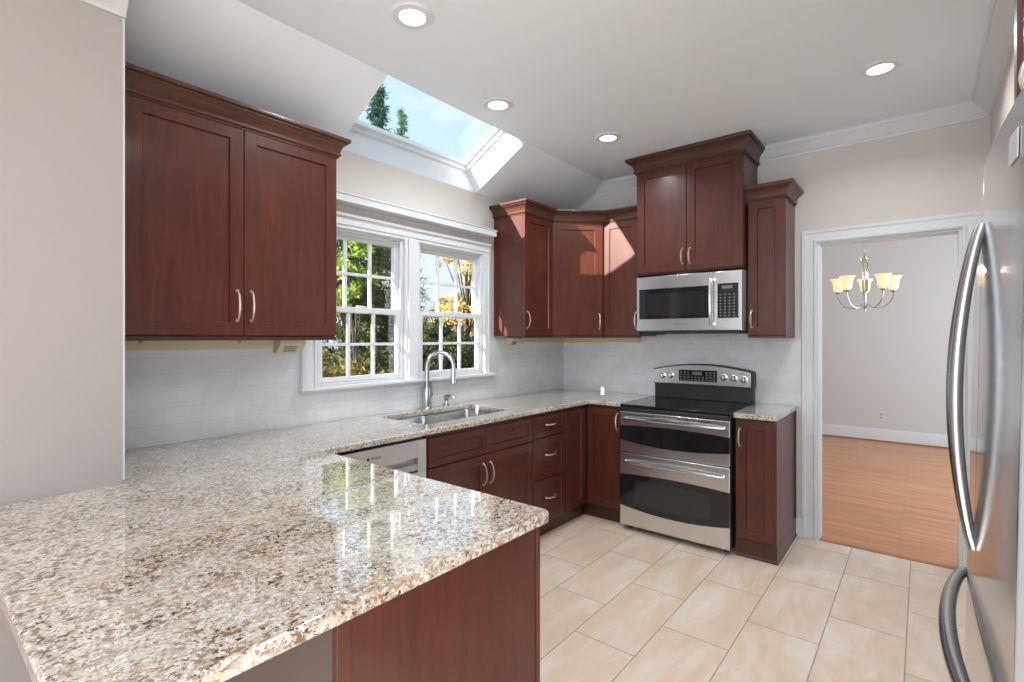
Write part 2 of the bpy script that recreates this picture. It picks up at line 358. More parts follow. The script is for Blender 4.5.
# skylight: white lined shaft, frame and pane
def shaft():
    T1 = .20; th = .03
    b = MB()
    def wallq(u0, u1, y0, y1, t0, t1):
        p = [slope_pt(u0, t0), slope_pt(u1, t0), slope_pt(u1, t1), slope_pt(u0, t1)]; b.prism(p, y0, y1, 'y')
    e = th/.55
    wallq(-e, 0, HY0-th, HY1+th, 0.0, T1); wallq(1, 1+e, HY0-th, HY1+th, .0, T1)
    wallq(0, 1, HY1, HY1+th, .003, T1); wallq(0, 1, HY0-th, HY0, .003, T1)
    lin = b.build('window_3', WHITE, smooth=False); struct(lin, 'skylight shaft and frame in the sloping ceiling')
    b = MB()
    for (ins, t0, t1) in ((.022, T1, T1+.03), (.045, T1+.03, T1+.075)):
        du = ins/.55
        wallq(-e, du, HY0-th, HY1+th, t0, t1); wallq(1-du, 1+e, HY0-th, HY1+th, t0, t1)
        wallq(du, 1-du, HY1-ins, HY1+th, t0, t1); wallq(du, 1-du, HY0-th, HY0+ins, t0, t1)
    b.build('window_frame', WHITE, lin, smooth=False)
    b = MB(); du = .05/.55; wallq(du, 1-du, HY0+.04, HY1-.04, T1+.05, T1+.056); b.build('pane', GLASS, lin, smooth=False)
shaft()
# ceiling crown
CP = [(0, CZ-.095), (.010, CZ-.095), (.013, CZ-.082), (.022, CZ-.076), (.034, CZ-.060), (.050, CZ-.040), (.068, CZ-.026), (.078, CZ-.018), (.080, CZ-.006), (.092, CZ-.004), (.092, CZ), (0, CZ)]
b = MB().sweep([(.36, 0), (2.98, 0), (2.98, -2.06)], CP); struct(b.build('trim_1', WHITE, angle=18))
CP2 = [(o_, z_-.235) for o_, z_ in CP]
b = MB().sweep([(.615, -3.572), (.615, -8)], [(-o_, z_) for o_, z_ in CP2]); struct(b.build('trim_2', BEAD, angle=50))
b = MB().box(.609, .617, -3.579, -3.573, .93, CZ-.33); struct(b.build('trim_3', BEAD))
# doorway casing: two legs and a head, with jamb lining
CS = [(0, 0), (0, .020), (.012, .024), (.022, .018), (.060, .016), (.070, .022), (.088, .022), (.088, 0)]
def casing(name, x0, x1, zt, y, sgn):
    b = MB(); path = [(x0, 0), (x0, zt), (x1, zt), (x1, 0)]
    n = len(path); m = len(CS); vs = []
    offs = [(-1, 0), (-1, 1), (1, 1), (1, 0)]
    for (px, pz), (ox, oz) in zip(path, offs): vs += [(px+ox*w, y+sgn*d, pz+oz*w) for w, d in CS]
    fs = [(i*m+j, i*m+(j+1) % m, (i+1)*m+(j+1) % m, (i+1)*m+j) for i in range(n-1) for j in range(m)]
    b.add(vs, fs); return b.build(name, WHITE, angle=22)
struct(casing('door_1', DX0, DX1, DZ, 0, -1)); struct(casing('door_1', DX0, DX1, DZ, .12, 1))
b = MB().box(DX0, DX0+.016, 0, .12, 0, DZ).box(DX1-.016, DX1, 0, .12, 0, DZ).box(DX0+.016, DX1-.016, 0, .12, DZ-.016, DZ); struct(b.build('door_1', WHITE, bevel=.002))
# baseboards
BP = [(0, 0), (.016, 0), (.016, .145), (.012, .155), (.006, .17), (0, .17)]
b = MB().sweep([(.4, 4.40), (5.0, 4.40)], BP); struct(b.build('baseboard_far', WHITE))
b = MB().sweep([(.4, 4.384), (5.0, 4.384)], [(0, 0), (.016, 0), (.012, .012), (0, .018)]); struct(b.build('baseboard_far', mat('orange shoe moulding', (.30, .11, .045), .4)))
BP2 = [(0, 0), (.014, 0), (.014, .10), (.010, .112), (.004, .125), (0, .125)]
b = MB().sweep([(1.97, 0), (DX0-.088, 0)], BP2); struct(b.build('baseboard_back', WHITE))
b = MB().sweep([(DX1+.088, 0), (2.98, 0), (2.98, -2.06)], BP2); struct(b.build('baseboard_right', WHITE))
b = MB().box(DX0+.016, DX1-.016, -.012, .03, 0, .004); struct(b.build('trim_4', mat('oak threshold edge', (.36, .15, .07), .4)))
# tiled splashback
b = MB().box(0, .008, -3.574, -2.60, .9205, 1.40).box(0, .008, -2.60, -1.10, .9205, 1.112).box(0, .008, -1.10, -.001, .9205, 1.40)
struct(b.build('trim_5', SPL_Y, smooth=False), 'pale glazed tile splashback on window wall')
b = MB().box(.008, .938, -.008, 0, .9205, 1.40).box(.938, 1.722, -.008, 0, .80, 1.47).box(1.722, 2.006, -.008, 0, .9205, 1.40)
struct(b.build('trim_6', SPL_X, smooth=False), 'pale glazed tile splashback on range wall')

# ------------------------------------------------------------------ windows
def double_hung(name, y0, y1):
    root = MB()
    z0, z1 = WZ0, WZ1
    root.box(-.072, -.001, y0, y0+.012, z0, z1).box(-.072, -.001, y1-.012, y1, z0, z1).box(-.072, -.001, y0+.012, y1-.012, z1-.012, z1).box(-.072, -.001, y0+.012, y1-.012, z0, z0+.014)
    for yy in (y0+.012, y1-.012-.014): root.box(-.001, .004, yy-.0, yy+.010, z0+.014, z1-.012)
    root.box(-.034, -.020, y0+.013, y1-.013, z1-.026, z1-.012)
    r = root.build(name, WHITE, bevel=.0015); struct(r)
    def sash(x, za, zb, top, bot):
        a0, a1 = y0+.013, y1-.013; st = .034
        b = MB().box(x-.016, x+.016, a0, a0+st, za, zb).box(x-.016, x+.016, a1-st, a1, za, zb)
        b.box(x-.016, x+.016, a0+st, a1-st, zb-top, zb).box(x-.016, x+.016, a0+st, a1-st, za, za+bot)
        s = b.build('sash', WHITE, r, bevel=.003)
        g0, g1 = a0+st, a1-st; h0, h1 = za+bot, zb-top; b = MB()
        for k in (1, 2): c = g0+(g1-g0)*k/3; b.box(x-.010, x+.010, c-.009, c+.009, h0, h1)
        c = (h0+h1)/2; b.box(x-.0095, x+.0095, g0, g1, c-.009, c+.009)
        b.build('glazing_bars', WHITE, s, bevel=.002)
        MB().box(x-.002, x+.002, g0, g1, h0, h1).build('pane', GLASS, s, smooth=False)
        return s
    sash(-.054, 1.553, z1-.013, .038, .034)
    lo = sash(-.018, z0+.015, 1.588, .034, .030)
    MB().box(-.030, -.006, (y0+y1)/2-.03, (y0+y1)/2+.03, 1.5885, 1.598).build('sash_lock', WHITE, lo, bevel=.003)
    return r
double_hung('window_1', *WY[0]); double_hung('window_2', *WY[1])
b = MB().box(-.42, -.0725, -8.0, .10, 2.40, 2.50); struct(b.build('eave_sun_block', WHITE, smooth=False), 'unseen eave board added outside above the windows to block sun')  # out of view; added to keep sun out of the window tops
# casing round both windows
b = MB(); y0, y1 = -2.640, -1.088
def leg(ya, yb):
    b.box(.008, .020, ya, yb, WZ0, 2.05); w = yb-ya
    b.box(.020, .026, ya+.004, ya+.018, WZ0, 2.05); b.box(.020, .028, yb-.018, yb-.002, WZ0, 2.05)
b.box(0, .008, y0, WY[0][0], WZ0, 2.05).box(0, .008, WY[0][1], WY[1][0], WZ0, 2.05).box(0, .008, WY[1][1], y1, WZ0, 2.05)
leg(y0, WY[0][0]); leg(WY[1][1], y1)
b.box(.008, .022, WY[0][1], WY[1][0], WZ0, 2.05); b.box(.022, .034, -1.900, -1.822, WZ0, 2.062)
struct(b.build('trim_7', WHITE, bevel=.002), 'white casing around the pair of windows')
b = MB().sweep([(0, y1+.004), (0, y0-.004)], [(0, 2.05), (-.022, 2.05), (-.022, 2.068), (-.030, 2.072), (-.030, 2.090), (-.024, 2.094), (-.024, 2.112), (-.040, 2.120), (-.044, 2.135), (0, 2.135)])
struct(b.build('trim_8', WHITE), 'moulded head casing above the windows')
b = MB().box(0, .055, -2.655, -1.045, 1.105, WZ0)
b.box(.008, .020, -2.64, -1.09, 1.090, 1.105); struct(b.build('trim_9', WHITE, bevel=.004), 'white window sill')
b = MB().box(0, .10, -2.62, -1.092, 2.187, 2.235).box(0, .106, -2.62, -1.086, 2.228, 2.238)
tag(b.build('window_ledge', WHITE, bevel=.002), 'long white ledge board above the pair of windows', 'shelf')

# ================================================================== cabinets
def door_mb(b, x0, x1, z0, z1, y, t=.02, fr=.056):
    """shaker leaf; front faces -Y at y-t"""
    f = y-t; i = fr; g = fr+.004; d = f+.009
    R = lambda a, yy: [(x0+a, yy, z0+a), (x1-a, yy, z0+a), (x1-a, yy, z1-a), (x0+a, yy, z1-a)]
    c = .002
    vs = R(0, y)+R(0, f+c)+R(c, f)+R(i, f)+R(g, d)
    fs = [(3, 2, 1, 0)]
    for k in range(4):
        for j in range(4): fs.append((k*4+j, k*4+(j+1) % 4, (k+1)*4+(j+1) % 4, (k+1)*4+j))
    fs.append((16, 17, 18, 19)); b.add(vs, fs); return b
def pull_mesh(length=.11):
    b = MB(); h = length/2; pts = []; n = 14
    for i in range(n+1):
        a = i/n*2-1; pts.append((0, -.004-.026*(1-a*a)**.6 if abs(a) < 1 else -.001, a*h))
    rs = [.0045+.0016*(1-abs(i/n*2-1)) for i in range(n+1)]
    b.tube(pts, rs, 8, flat=1.25)
    for s in (-1, 1): b.tube([(0, 0, s*h), (0, -.006, s*h)], .0075, 10)
    return b
PULL = {}
def pull(parent, x, z, y, horiz=False, length=.11):
    key = (horiz, length)
    if key not in PULL:
        o = pull_mesh(length).build('handle', BRONZE)
        if horiz: o.data.transform(Matrix.Rotation(PI/2, 4, 'Y'))
        PULL[key] = o.data; bpy.data.objects.remove(o)
    o = bpy.data.objects.new('handle', PULL[key]); C.objects.link(o); o.parent = parent; o.location = (x, y, z)
    if not parent.get('_h'): pass
    return o
def leaf(root, name, x0, x1, z0, z1, y, hx=None, hz=None, horiz=False, fr=.056, hl=.11, m=None):
    d = door_mb(MB(), x0, x1, z0, z1, y, fr=fr).build(name, m or WOOD, root, smooth=False)
    if hx is not None: pull(d, hx, hz, y-.0205, horiz, hl)
    return d
CROWN = [(0, 0), (.004, 0), (.004, .008), (.012, .008), (.016, .012), (.016, .020), (.010, .023), (.012, .030), (.017, .042), (.026, .053), (.037, .061), (.048, .066), (.048, .072), (.060, .074), (.062, .080), (.060, .090), (0, .090)]
def crown_prof(z, k=1.0, kz=1.0): return [(o_*k, z+zz*kz) for o_, zz in CROWN]

# --- left wall cabinet (front faces +X); local x runs along +Y
y0, y1, zb, zt = -3.572, -2.614, 1.408, 2.335
c = thing('wall_cabinet', 'cherry two-door wall cabinet left of the window, above the splashback', 'cabinet', (.009, y0, zb), PI/2)
w = y1-y0; h = zt-zb; D = .302
MB().box(0, w, -D, 0, 0, h).build('carcass', WOOD, c, bevel=.0015)
MB().box(0, w, -D-.016, -D+.005, -.018, -.0005).box(0, w, -D+.005, -.01, -.006, -.0005).build('light_rail', WOODD, c, bevel=.0015)
mid = -3.073-y0
leaf(c, 'door', .064, mid-.0015, .004, h-.004, -D-.0005, mid-.030, .135, hl=.13)
leaf(c, 'door', mid+.0015, w-.003, .004, h-.004, -D-.0005, mid+.030, .135, hl=.13)
MB().sweep([(0, -D-.0225), (w+.0025, -D-.0225), (w+.0025, 0)], crown_prof(h-.010, .78, 1.1)).build('crown', WOODH, c, angle=22)

# --- right-hand wall cabinets
zb, zt = 1.416, 2.358; h = zt-zb
c = thing('wall_cabinet', 'narrow cherry wall cabinet on the window wall just right of the window', 'cabinet', (.009, -1.020, zb), PI/2)
w = .384; D = .290
MB().box(0, w-.001, -D, 0, 0, h).build('carcass', WOOD, c, bevel=.0015)
leaf(c, 'door', .003, w-.004, .004, h-.004, -D-.0005, .030, .125, hl=.125)
MB().box(0, w-.001, -D-.016, -D+.004, -.014, -.0005).build('light_rail', WOODD, c)
c = thing('corner_wall_cabinet', 'diagonal cherry wall cabinet set across the corner, sunlit door edge', 'cabinet', (0, 0, zb), 0)
A = Vector((.299, -.635)); B = Vector((.606, -.329))
MB().prism([(.009, -.009), (.009, -.635), (A.x, A.y), (B.x, B.y), (.606, -.009)], 0, h, 'z').build('carcass', WOOD, c, bevel=.0015)
dd = (B-A).length; ang = math.atan2(B.y-A.y, B.x-A.x)
d = door_mb(MB(), .006, dd-.006, .004, h-.004, 0, fr=.062).build('door', WOOD, c, smooth=False); d.location = (A.x+math.sin(ang)*.0008, A.y-math.cos(ang)*.0008, 0); d.rotation_euler = (0, 0, ang)
pull(d, dd-.036, .12, -.0205, length=.125)
MB().box(.0, dd, -.016, .004, -.014, -.0005).build('light_rail', WOODD, d)
c = thing('wall_cabinet', 'narrow cherry wall cabinet left of the microwave with sunlit door', 'cabinet', (.608, -.009, zb), 0)
w = .328; D = .300
MB().box(0, w, -D, 0, 0, h).build('carcass', WOOD, c, bevel=.0015)
leaf(c, 'door', .003, w-.004, .004, h-.004, -D-.0005, w-.030, .125, hl=.125)
MB().box(0, w, -D-.016, -D+.004, -.014, -.0005).build('light_rail', WOODD, c)
b = MB().sweep([(.009, -1.0225), (.322, -1.0225), (.322, -.6438), (.6348, -.332), (.936, -.332)], crown_prof(zt-.010, .95, 1.07))
tag(b.build('crown_moulding', WOODH, angle=22), 'stained crown moulding running over the three cabinets around the corner', 'moulding')
# tall cabinet above the microwave
c = thing('wall_cabinet', 'tall two-door cherry cabinet above the microwave with wide crown', 'cabinet', (.940, -.009, 1.886), 0)
w = .780; D = .368; h = .800
MB().box(0, w, -D, 0, 0, h).build('carcass', WOOD, c, bevel=.0015)
leaf(c, 'door', .003, w/2-.0015, .012, h-.004, -D-.0005, w/2-.028, .115, fr=.060)
leaf(c, 'door', w/2+.0015, w-.003, .012, h-.004, -D-.0005, w/2+.028, .115, fr=.060)
MB().sweep([(-.002, 0), (-.002, -D-.0225), (w+.002, -D-.0225), (w+.002, 0)], crown_prof(h-.018, 1.05, 1.30)).build('crown', WOODH, c, angle=22)
c = thing('wall_cabinet', 'slim single-door cherry wall cabinet right of the microwave, beside the doorway', 'cabinet', (1.731, -.009, 1.418), 0)
w = .234; D = .300; h = .927
MB().box(0, w, -D, 0, 0, h).build('carcass', WOOD, c, bevel=.0015)
leaf(c, 'door', .003, w-.003, .004, h-.004, -D-.0005, .028, .115, fr=.058)
MB().sweep([(-.002, -D-.0225), (w+.002, -D-.0225), (w+.002, 0)], crown_prof(h-.010, .9, 1.12)).build('crown', WOODH, c, angle=22)
MB().box(0, w, -D-.018, 0, -.016, -.0005).build('light_rail', WOODD, c, bevel=.0015)

# --- base cabinets on the window wall
HB = .888
def base_body(c, w, D, z0=.105, toe=True, back=-.0):
    MB().box(0, w, -D, back, z0, HB).build('carcass', WOOD, c, bevel=.0015)
    if toe: MB().box(0, w, -D+.035, -D+.050, 0, z0-.0005).build('toe_kick', WOODD, c)
c = thing('sink_base_cabinet', 'wide cherry base cabinet under the sink with two doors and false drawer fronts', 'cabinet', (.008, -2.262, 0), PI/2)
w = .930; D = .602
b = MB().box(0, .018, -D, 0, .105, HB).box(w-.018, w, -D, 0, .105, HB).box(.018, w-.018, -D, 0, .105, .123).box(.018, w-.018, -D, -D+.018, .123, HB).box(.018, w-.018, -.012, 0, .123, HB)
b.build('carcass', WOOD, c); MB().box(0, w, -D+.035, -D+.050, 0, .1045).build('toe_kick', WOODD, c)
for s in (0, 1):
    xa = .003 if s == 0 else w/2+.0015; xb = w/2-.0015 if s == 0 else w-.003
    leaf(c, 'false_drawer_front', xa, xb, .705, .862, -D-.0005, fr=.040)
    hx = xb-.030 if s == 0 else xa+.030
    leaf(c, 'door', xa, xb, .118, .698, -D-.0005, hx, .585, hl=.125)
c = thing('drawer_base_cabinet', 'cherry base cabinet with a stack of three drawers', 'cabinet', (.008, -1.329, 0), PI/2)
w = .405; base_body(c, w, D)
for za, zc, hz in ((.712, .862, .795), (.424, .706, .585), (.118, .418, .285)): leaf(c, 'drawer', .003, w-.004, za, zc, -D-.0005, w/2, hz, True, fr=.040 if za > .7 else .050)
# corner (both legs)
c = thing('corner_base_cabinet', 'cherry corner base cabinet with two leaves meeting in the inner corner', 'cabinet', (0, 0, 0), 0)
MB().prism([(.009, -.009), (.009, -.921), (.610, -.921), (.610, -.615), (.930, -.615), (.930, -.009)], .105, HB, 'z').build('carcass', WOOD, c, bevel=.0015)
b = MB().box(.560, .575, -.921, -.565, 0, .104).box(.575, .930, -.580, -.565, 0, .104); b.build('toe_kick', WOODD, c)
d = door_mb(MB(), 0, .262, .118, .862, 0, fr=.050).build('door', WOOD, c, smooth=False); d.location = (.6105, -.917, 0); d.rotation_euler = (0, 0, PI/2)
d = door_mb(MB(), 0, .286, .118, .862, 0, fr=.050).build('door', WOOD, c, smooth=False); d.location = (.640, -.6155, 0); pull(d, .286-.026, .775, -.0205, length=.12)
# right of the range
c = thing('base_cabinet', 'slim single-door cherry base cabinet right of the range', 'cabinet', (1.731, -.009, 0), 0)
w = .238; D = .600
MB().box(0, w, -D, 0, .0, HB).build('carcass', WOOD, c, bevel=.0015)
leaf(c, 'door', .004, w-.004, .118, .880, -D-.0005, .030, .765, fr=.060)
MB().sweep([(0, -D-.001), (w+.001, -D-.001), (w+.001, 0)], [(0, 0), (.012, 0), (.010, .010), (.004, .018), (.004, .10), (0, .11)]).build('base_moulding', WOODD, c)
MB().box(w+.0005, w+.007, -.02, 0, .12, HB).build('scribe_strip', WOODD, c)
# peninsula cabinet (front faces +Y)
c = thing('peninsula_cabinet', 'cherry peninsula cabinet with plain end panel below the overhanging worktop', 'cabinet', (1.820, -2.928, 0), PI)
w = 1.195; D = .0
MB().box(.0, w, 0.0, .600, .105, HB).build('carcass', WOOD, c, bevel=.0015)
MB().box(0.05, w, .05, .07, 0, .1045).build('toe_kick', WOODD, c)
MB().box(-.014, 0-.0005, .0, .585, .0, HB).build('end_panel', WOOD, c, bevel=.0015)
MB().box(-.0145, w, .6005, .614, .0, HB).build('back_panel', PANELBACK, c, bevel=.0015)
MB().box(-.018, -.0005, .5855, .618, 0, HB).build('corner_stile', WOOD, c, bevel=.002)
MB().box(-.018, .02, -.016, -.0005, 0.105, HB).build('corner_stile', WOOD, c, bevel=.002)
for i in range(2):
    xa = .022+i*.40; xb = xa+.395
    leaf(c, 'drawer', xa, xb, .712, .862, -.0005, (xa+xb)/2, .795, True, fr=.04)
    leaf(c, 'door', xa, xb, .118, .706, -.0005, xa+.03, .60)
# dishwasher
c = thing('dishwasher', 'stainless dishwasher between the sink cabinet and the peninsula', 'dishwasher', (.010, -2.872, 0), PI/2)
w = .604
MB().box(.004, w-.004, -.565, -.01, .02, .868).build('tub', FSIDE, c, bevel=.002)
b = MB().box(.003, w-.003, -.618, -.566, .115, .700)
b.box(.003, .060, -.618, -.566, .700, .868).box(w-.060, w-.003, -.618, -.566, .700, .868).box(.060, w-.060, -.618, -.566, .775, .868).box(.060, w-.060, -.585, -.566, .700, .775)
dr = b.build('door', steel('dishwasher steel', (.70, .71, .72), .34, 'x'), c, bevel=.002)
MB().prism([(-.617, .745), (-.588, .728), (-.588, .705), (-.617, .712)], .235, w-.062, 'x').build('pocket_handle', CHROME, dr, bevel=.001)
MB().box(.070, .225, -.600, -.5855, .708, .770).build('display', BLACKG, dr)
text_mesh('BOSCH', .017, 'logo', DGREY, dr, Matrix.Translation((.285, -.6185, .822)) @ Matrix.Rotation(PI/2, 4, 'X'))
b = MB(); b.lathe([(.0075, 0), (.0075, .001), (.0055, .001), (.0055, 0)], 16, (0, 0, 0), Matrix.Translation((.238, -.6182, .822)) @ Matrix.Rotation(PI/2, 4, 'X')); b.build('logo_ring', DGREY, dr)
MB().box(.004, w-.004, -.56, -.545, 0, .112).build('toe_kick', BLACK, c)

# ================================================================== worktops
def slab(xs, ys, inside, z0, z1):
    b = MB(); idx = {}
    def v(i, j, k):
        if (i, j, k) not in idx: idx[(i, j, k)] = len(b.v); b.v.append((xs[i], ys[j], (z0, z1)[k]))
        return idx[(i, j, k)]
    nx, ny = len(xs)-1, len(ys)-1
    ins = lambda i, j: 0 <= i < nx and 0 <= j < ny and inside((xs[i]+xs[i+1])/2, (ys[j]+ys[j+1])/2)
    for i in range(nx):
        for j in range(ny):
            if not ins(i, j): continue
            b.f.append((v(i, j, 1), v(i+1, j, 1), v(i+1, j+1, 1), v(i, j+1, 1))); b.f.append((v(i, j+1, 0), v(i+1, j+1, 0), v(i+1, j, 0), v(i, j, 0)))
            if not ins(i-1, j): b.f.append((v(i, j, 0), v(i, j, 1), v(i, j+1, 1), v(i, j+1, 0)))
            if not ins(i+1, j): b.f.append((v(i+1, j, 0), v(i+1, j+1, 0), v(i+1, j+1, 1), v(i+1, j, 1)))
            if not ins(i, j-1): b.f.append((v(i, j, 0), v(i+1, j, 0), v(i+1, j, 1), v(i, j, 1)))
            if not ins(i, j+1): b.f.append((v(i, j+1, 0), v(i, j+1, 1), v(i+1, j+1, 1), v(i+1, j+1, 0)))
    return b
SKX0, SKX1, SKY0, SKY1 = .106, .528, -2.185, -1.435
CT0, CT1 = .8885, .920
xs = [.0085, SKX0, SKX1, .6165, .662, .934, 1.868]; ys = [-3.930, -3.5745, -2.898, SKY0, SKY1, -.650, -.0085]
def ins(x, y):
    if y < -3.5745: return x > .6165
    if y < -2.898: return True
    if y < -.650: return x < .662 and not (SKX0 < x < SKX1 and SKY0 < y < SKY1)
    return x < .934
b = slab(xs, ys, ins, CT0, CT1)
ct = b.build('countertop', GRANITE)
bm = bmesh.new(); bm.from_mesh(ct.data)
bmesh.ops.dissolve_limit(bm, angle_limit=.01, verts=bm.verts, edges=bm.edges)
E_ = [e for e in bm.edges if abs(e.verts[0].co.z-e.verts[1].co.z) > .02 and ((e.verts[0].co.x > 1.8) or (SKX0-.01 < e.verts[0].co.x < SKX1+.01 and SKY0-.01 < e.verts[0].co.y < SKY1+.01))]
bmesh.ops.bevel(bm, geom=E_, offset=.024, segments=6, affect='EDGES', profile=.5)
bm.to_mesh(ct.data); bm.free()
md = ct.modifiers.new('eased edge', 'BEVEL'); md.width = .006; md.segments = 3; md.limit_method = 'ANGLE'; md.angle_limit = math.radians(50)
tag(ct, 'large speckled granite worktop wrapping from the peninsula past the sink to the range', 'countertop')
b = MB().box(1.726, 1.978, -.650, -.0085, CT0, CT1)
tag(b.build('countertop', GRANITE, bevel=.005, seg=3), 'small square of speckled granite worktop right of the range', 'countertop')

# sink
s = thing('sink', 'double bowl stainless undermount sink set in the granite', 'sink', (0, 0, CT0))
def bowl(x0, x1, y0, y1, dep):
    b = MB(); t = .003
    def ring(ins_, z, r=.045):
        pts = []
        for (cx_, cy_, a0) in ((x1-r-ins_, y1-r-ins_, 0), (x0+r+ins_, y1-r-ins_, PI/2), (x0+r+ins_, y0+r+ins_, PI), (x1-r-ins_, y0+r+ins_, 1.5*PI)):
            for k in range(6): a = a0+PI/2*k/5; pts.append((cx_+r*math.cos(a), cy_+r*math.sin(a), z))
        return pts
    rings = [ring(-.012, -.0005), ring(0, -.0005), ring(.004, -.01), ring(.008, -dep+.02), ring(.025, -dep), ring(.025, -dep-.003), ring(.004, -dep+.018), ring(-.003, -.01), ring(-.012, -.003)]
    n = 24
    for r_ in rings: b.v += r_
    for k in range(len(rings)):
        k2 = (k+1) % len(rings)
        if k == 4:
            continue
        b.f += [(k*n+j, k*n+(j+1) % n, k2*n+(j+1) % n, k2*n+j) for j in range(n)]
    b.f.append(tuple(range(4*n, 5*n))); b.f.append(tuple(range(5*n, 6*n)))
    return b
SINKM = steel('satin sink steel', (.42, .42, .43), .3, 'y')
ym = (SKY0+SKY1)/2-.02
for (ya, yb, dp) in ((SKY0+.004, ym-.012, .19), (ym+.012, SKY1-.004, .19)):
    bo = bowl(SKX0+.004, SKX1-.004, ya, yb, dp).build('bowl', SINKM, s)
    b = MB().lathe([(.040, -dp+.0005), (.040, -dp+.003), (.030, -dp+.001), (.001, -dp+.001)], 20, ((SKX0+SKX1)/2, (ya+yb)/2, 0)); b.build('drain', CHROME, bo)

# faucet
fx, fy = .052, -1.762
f = thing('faucet', 'brushed nickel pull-down gooseneck faucet behind the sink', 'faucet', (fx, fy, CT1), math.radians(32))
MB().lathe([(.036, 0), (.036, .006), (.031, .012), (.030, .05), (.032, .09), (.028, .13), (.021, .165), (.0175, .175)], 24).build('body', NICKEL, f)
pts = [(0, 0, .170), (0, 0, .285)]; R_ = .092
for i in range(1, 17): a = PI-PI*i/16*1.02; pts.append((R_+R_*math.cos(a), 0, .285+R_*math.sin(a)*1.05))
MB().tube(pts, .0145, 14).build('spout', NICKEL, f)
e = Vector(pts[-1])
MB().lathe([(.0155, 0), (.0175, -.02), (.0195, -.055), (.023, -.105), (.019, -.110), (.001, -.110)], 20, tuple(e)).build('spray_head', NICKEL, f)
lv = MB(); lv.tube([(.006, .018, .075), (.012, .050, .095)], .018, 14); hb = lv.build('lever', NICKEL, f)
MB().tube([(.012, .050, .095), (.012, .058, .135), (.008, .050, .185)], [.012, .009, .011], 10).build('lever_arm', NICKEL, hb)
f = thing('soap_dispenser', 'small nickel soap dispenser right of the faucet', 'soap dispenser', (.045, -1.575, CT1), math.radians(20))
MB().lathe([(.024, 0), (.024, .006), (.016, .014), (.013, .035), (.016, .040), (.016, .058), (.010, .064)], 20).build('base', NICKEL, f)
MB().tube([(-.014, 0, .062), (.02, 0, .072), (.055, 0, .066), (.064, 0, .054)], [.011, .010, .008, .006], 10).build('nozzle', NICKEL, f)

# ================================================================== range
RX0, RX1 = .943, 1.719; rw = RX1-RX0
r = thing('range', 'stainless double oven electric range with black glass cooktop', 'range', (RX0, -.014, 0))
MB().box(.004, rw-.004, -.625, -.012, .045, .895).build('body', BLACK, r, bevel=.003)
for (fxx, fyy) in ((.05, -.58), (rw-.05, -.58), (.05, -.06), (rw-.05, -.06)): MB().lathe([(.018, 0), (.018, .012), (.010, .014), (.010, .0445)], 12, (fxx, fyy, 0)).build('foot', BLACK, r)
ck = MB().box(.0, rw, -.665, -.070, .896, .918).build('cooktop', BLACKG, r, bevel=.004)
for (bx_, by_, br_) in ((.20, -.50, .095), (.57, -.49, .115), (.20, -.22, .075), (.57, -.22, .085)): MB().tube([(bx_+br_*math.cos(t), by_+br_*math.sin(t), .9181) for t in np.linspace(0, 2*PI, 49)], .0005, 6, cap=False).build('burner_ring', DGREY, ck)
def curved_panel(name, x0, x1, ztop, zbot, ytop, y, th, m, parent, n=20, arch_t=0, arch_b=0):
    b = MB(); top = []; bot = []
    for i in range(n+1):
        a = i/n; k = 1-(2*a-1)**2; x = x0+(x1-x0)*a
        top.append((x, ztop+arch_t*k)); bot.append((x, zbot-arch_b*k))
    return MB().prism(bot+top[::-1], y-th, y, 'y').build(name, m, parent, angle=20)
def oven_door(z0, z1, wt, wb, at, ab, hz, label):
    d = MB().box(.003, rw-.003, -.672, -.628, z0, z1).build('oven_door', STEEL, r, bevel=.004)
    curved_panel('window', .0035, rw-.0035, wt, wb, 0, -.6722, .0022, BLACKG, d, arch_t=at, arch_b=ab)
    n = 20; pts = [(.035+(rw-.07)*i/n, -.690-.028*(1-(2*i/n-1)**4), hz+.006*(1-(2*i/n-1)**2)) for i in range(n+1)]
    rs = [.0075+.006*(1-(2*i/n-1)**2) for i in range(n+1)]
    b = MB().tube(pts, rs, 12, flat=.8)
    for xx in (.045, rw-.045): b.tube([(xx, -.673, hz), (xx, -.695, hz+.001)], .009, 10)
    b.build('handle', CHROME, d)
    return d
du = oven_door(.573, .866, .762, .660, .014, .030, .818, '')
for va, vb in ((.06, .27), (.44, rw-.12)): MB().box(va, vb, -.6735, -.6722, .843, .849).build('vent_slot', BLACK, du)
dl = oven_door(.040, .566, .408, .185, .016, .034, .505, '')
curved_panel('inner_glass', .12, rw-.12, .375, .215, 0, -.6746, .0006, GREYG, dl, arch_t=.010, arch_b=.02)
MB().box(.001, rw-.001, -.668, -.628, .869, .895).build('front_rail', BLACK, r, bevel=.003)
# back guard
MB().box(.012, rw-.012, -.068, -.008, .919, 1.075).build('back_guard', BLACK, r, bevel=.003)
n = 24; out = [(.004, 1.032), (rw-.004, 1.032)]; 
for i in range(n+1):
    a = 1-i/n; out.append((.004+(rw-.008)*a, 1.150+.048*(1-(2*a-1)**2)))
MB().prism(out, -.078, -.006, 'y').build('back_cap', BLACK, r, bevel=.004, angle=20)
out = [(.006, 1.036), (rw-.022, 1.036)]
for i in range(n+1):
    a = 1-i/n; out.append((.006+(rw-.028)*a, 1.146+.044*(1-(2*a-1)**2)))
cp = MB().prism(out, -.086, -.0785, 'y').build('control_panel', STEEL, r, bevel=.003, angle=20)
MB().box(.220, .515, -.0880, -.0862, 1.062, 1.150).build('display', BLACKG, cp, bevel=.001)
b = MB()
for i in range(10):
    for j in range(4):
        if 3 <= i <= 6 and j >= 2: continue
        b.box(.230+i*.0285, .246+i*.0285, -.0886, -.0881, 1.070+j*.019, 1.078+j*.019)
b.box(.325, .400, -.0886, -.0881, 1.112, 1.138); b.build('buttons', LGREY, cp)
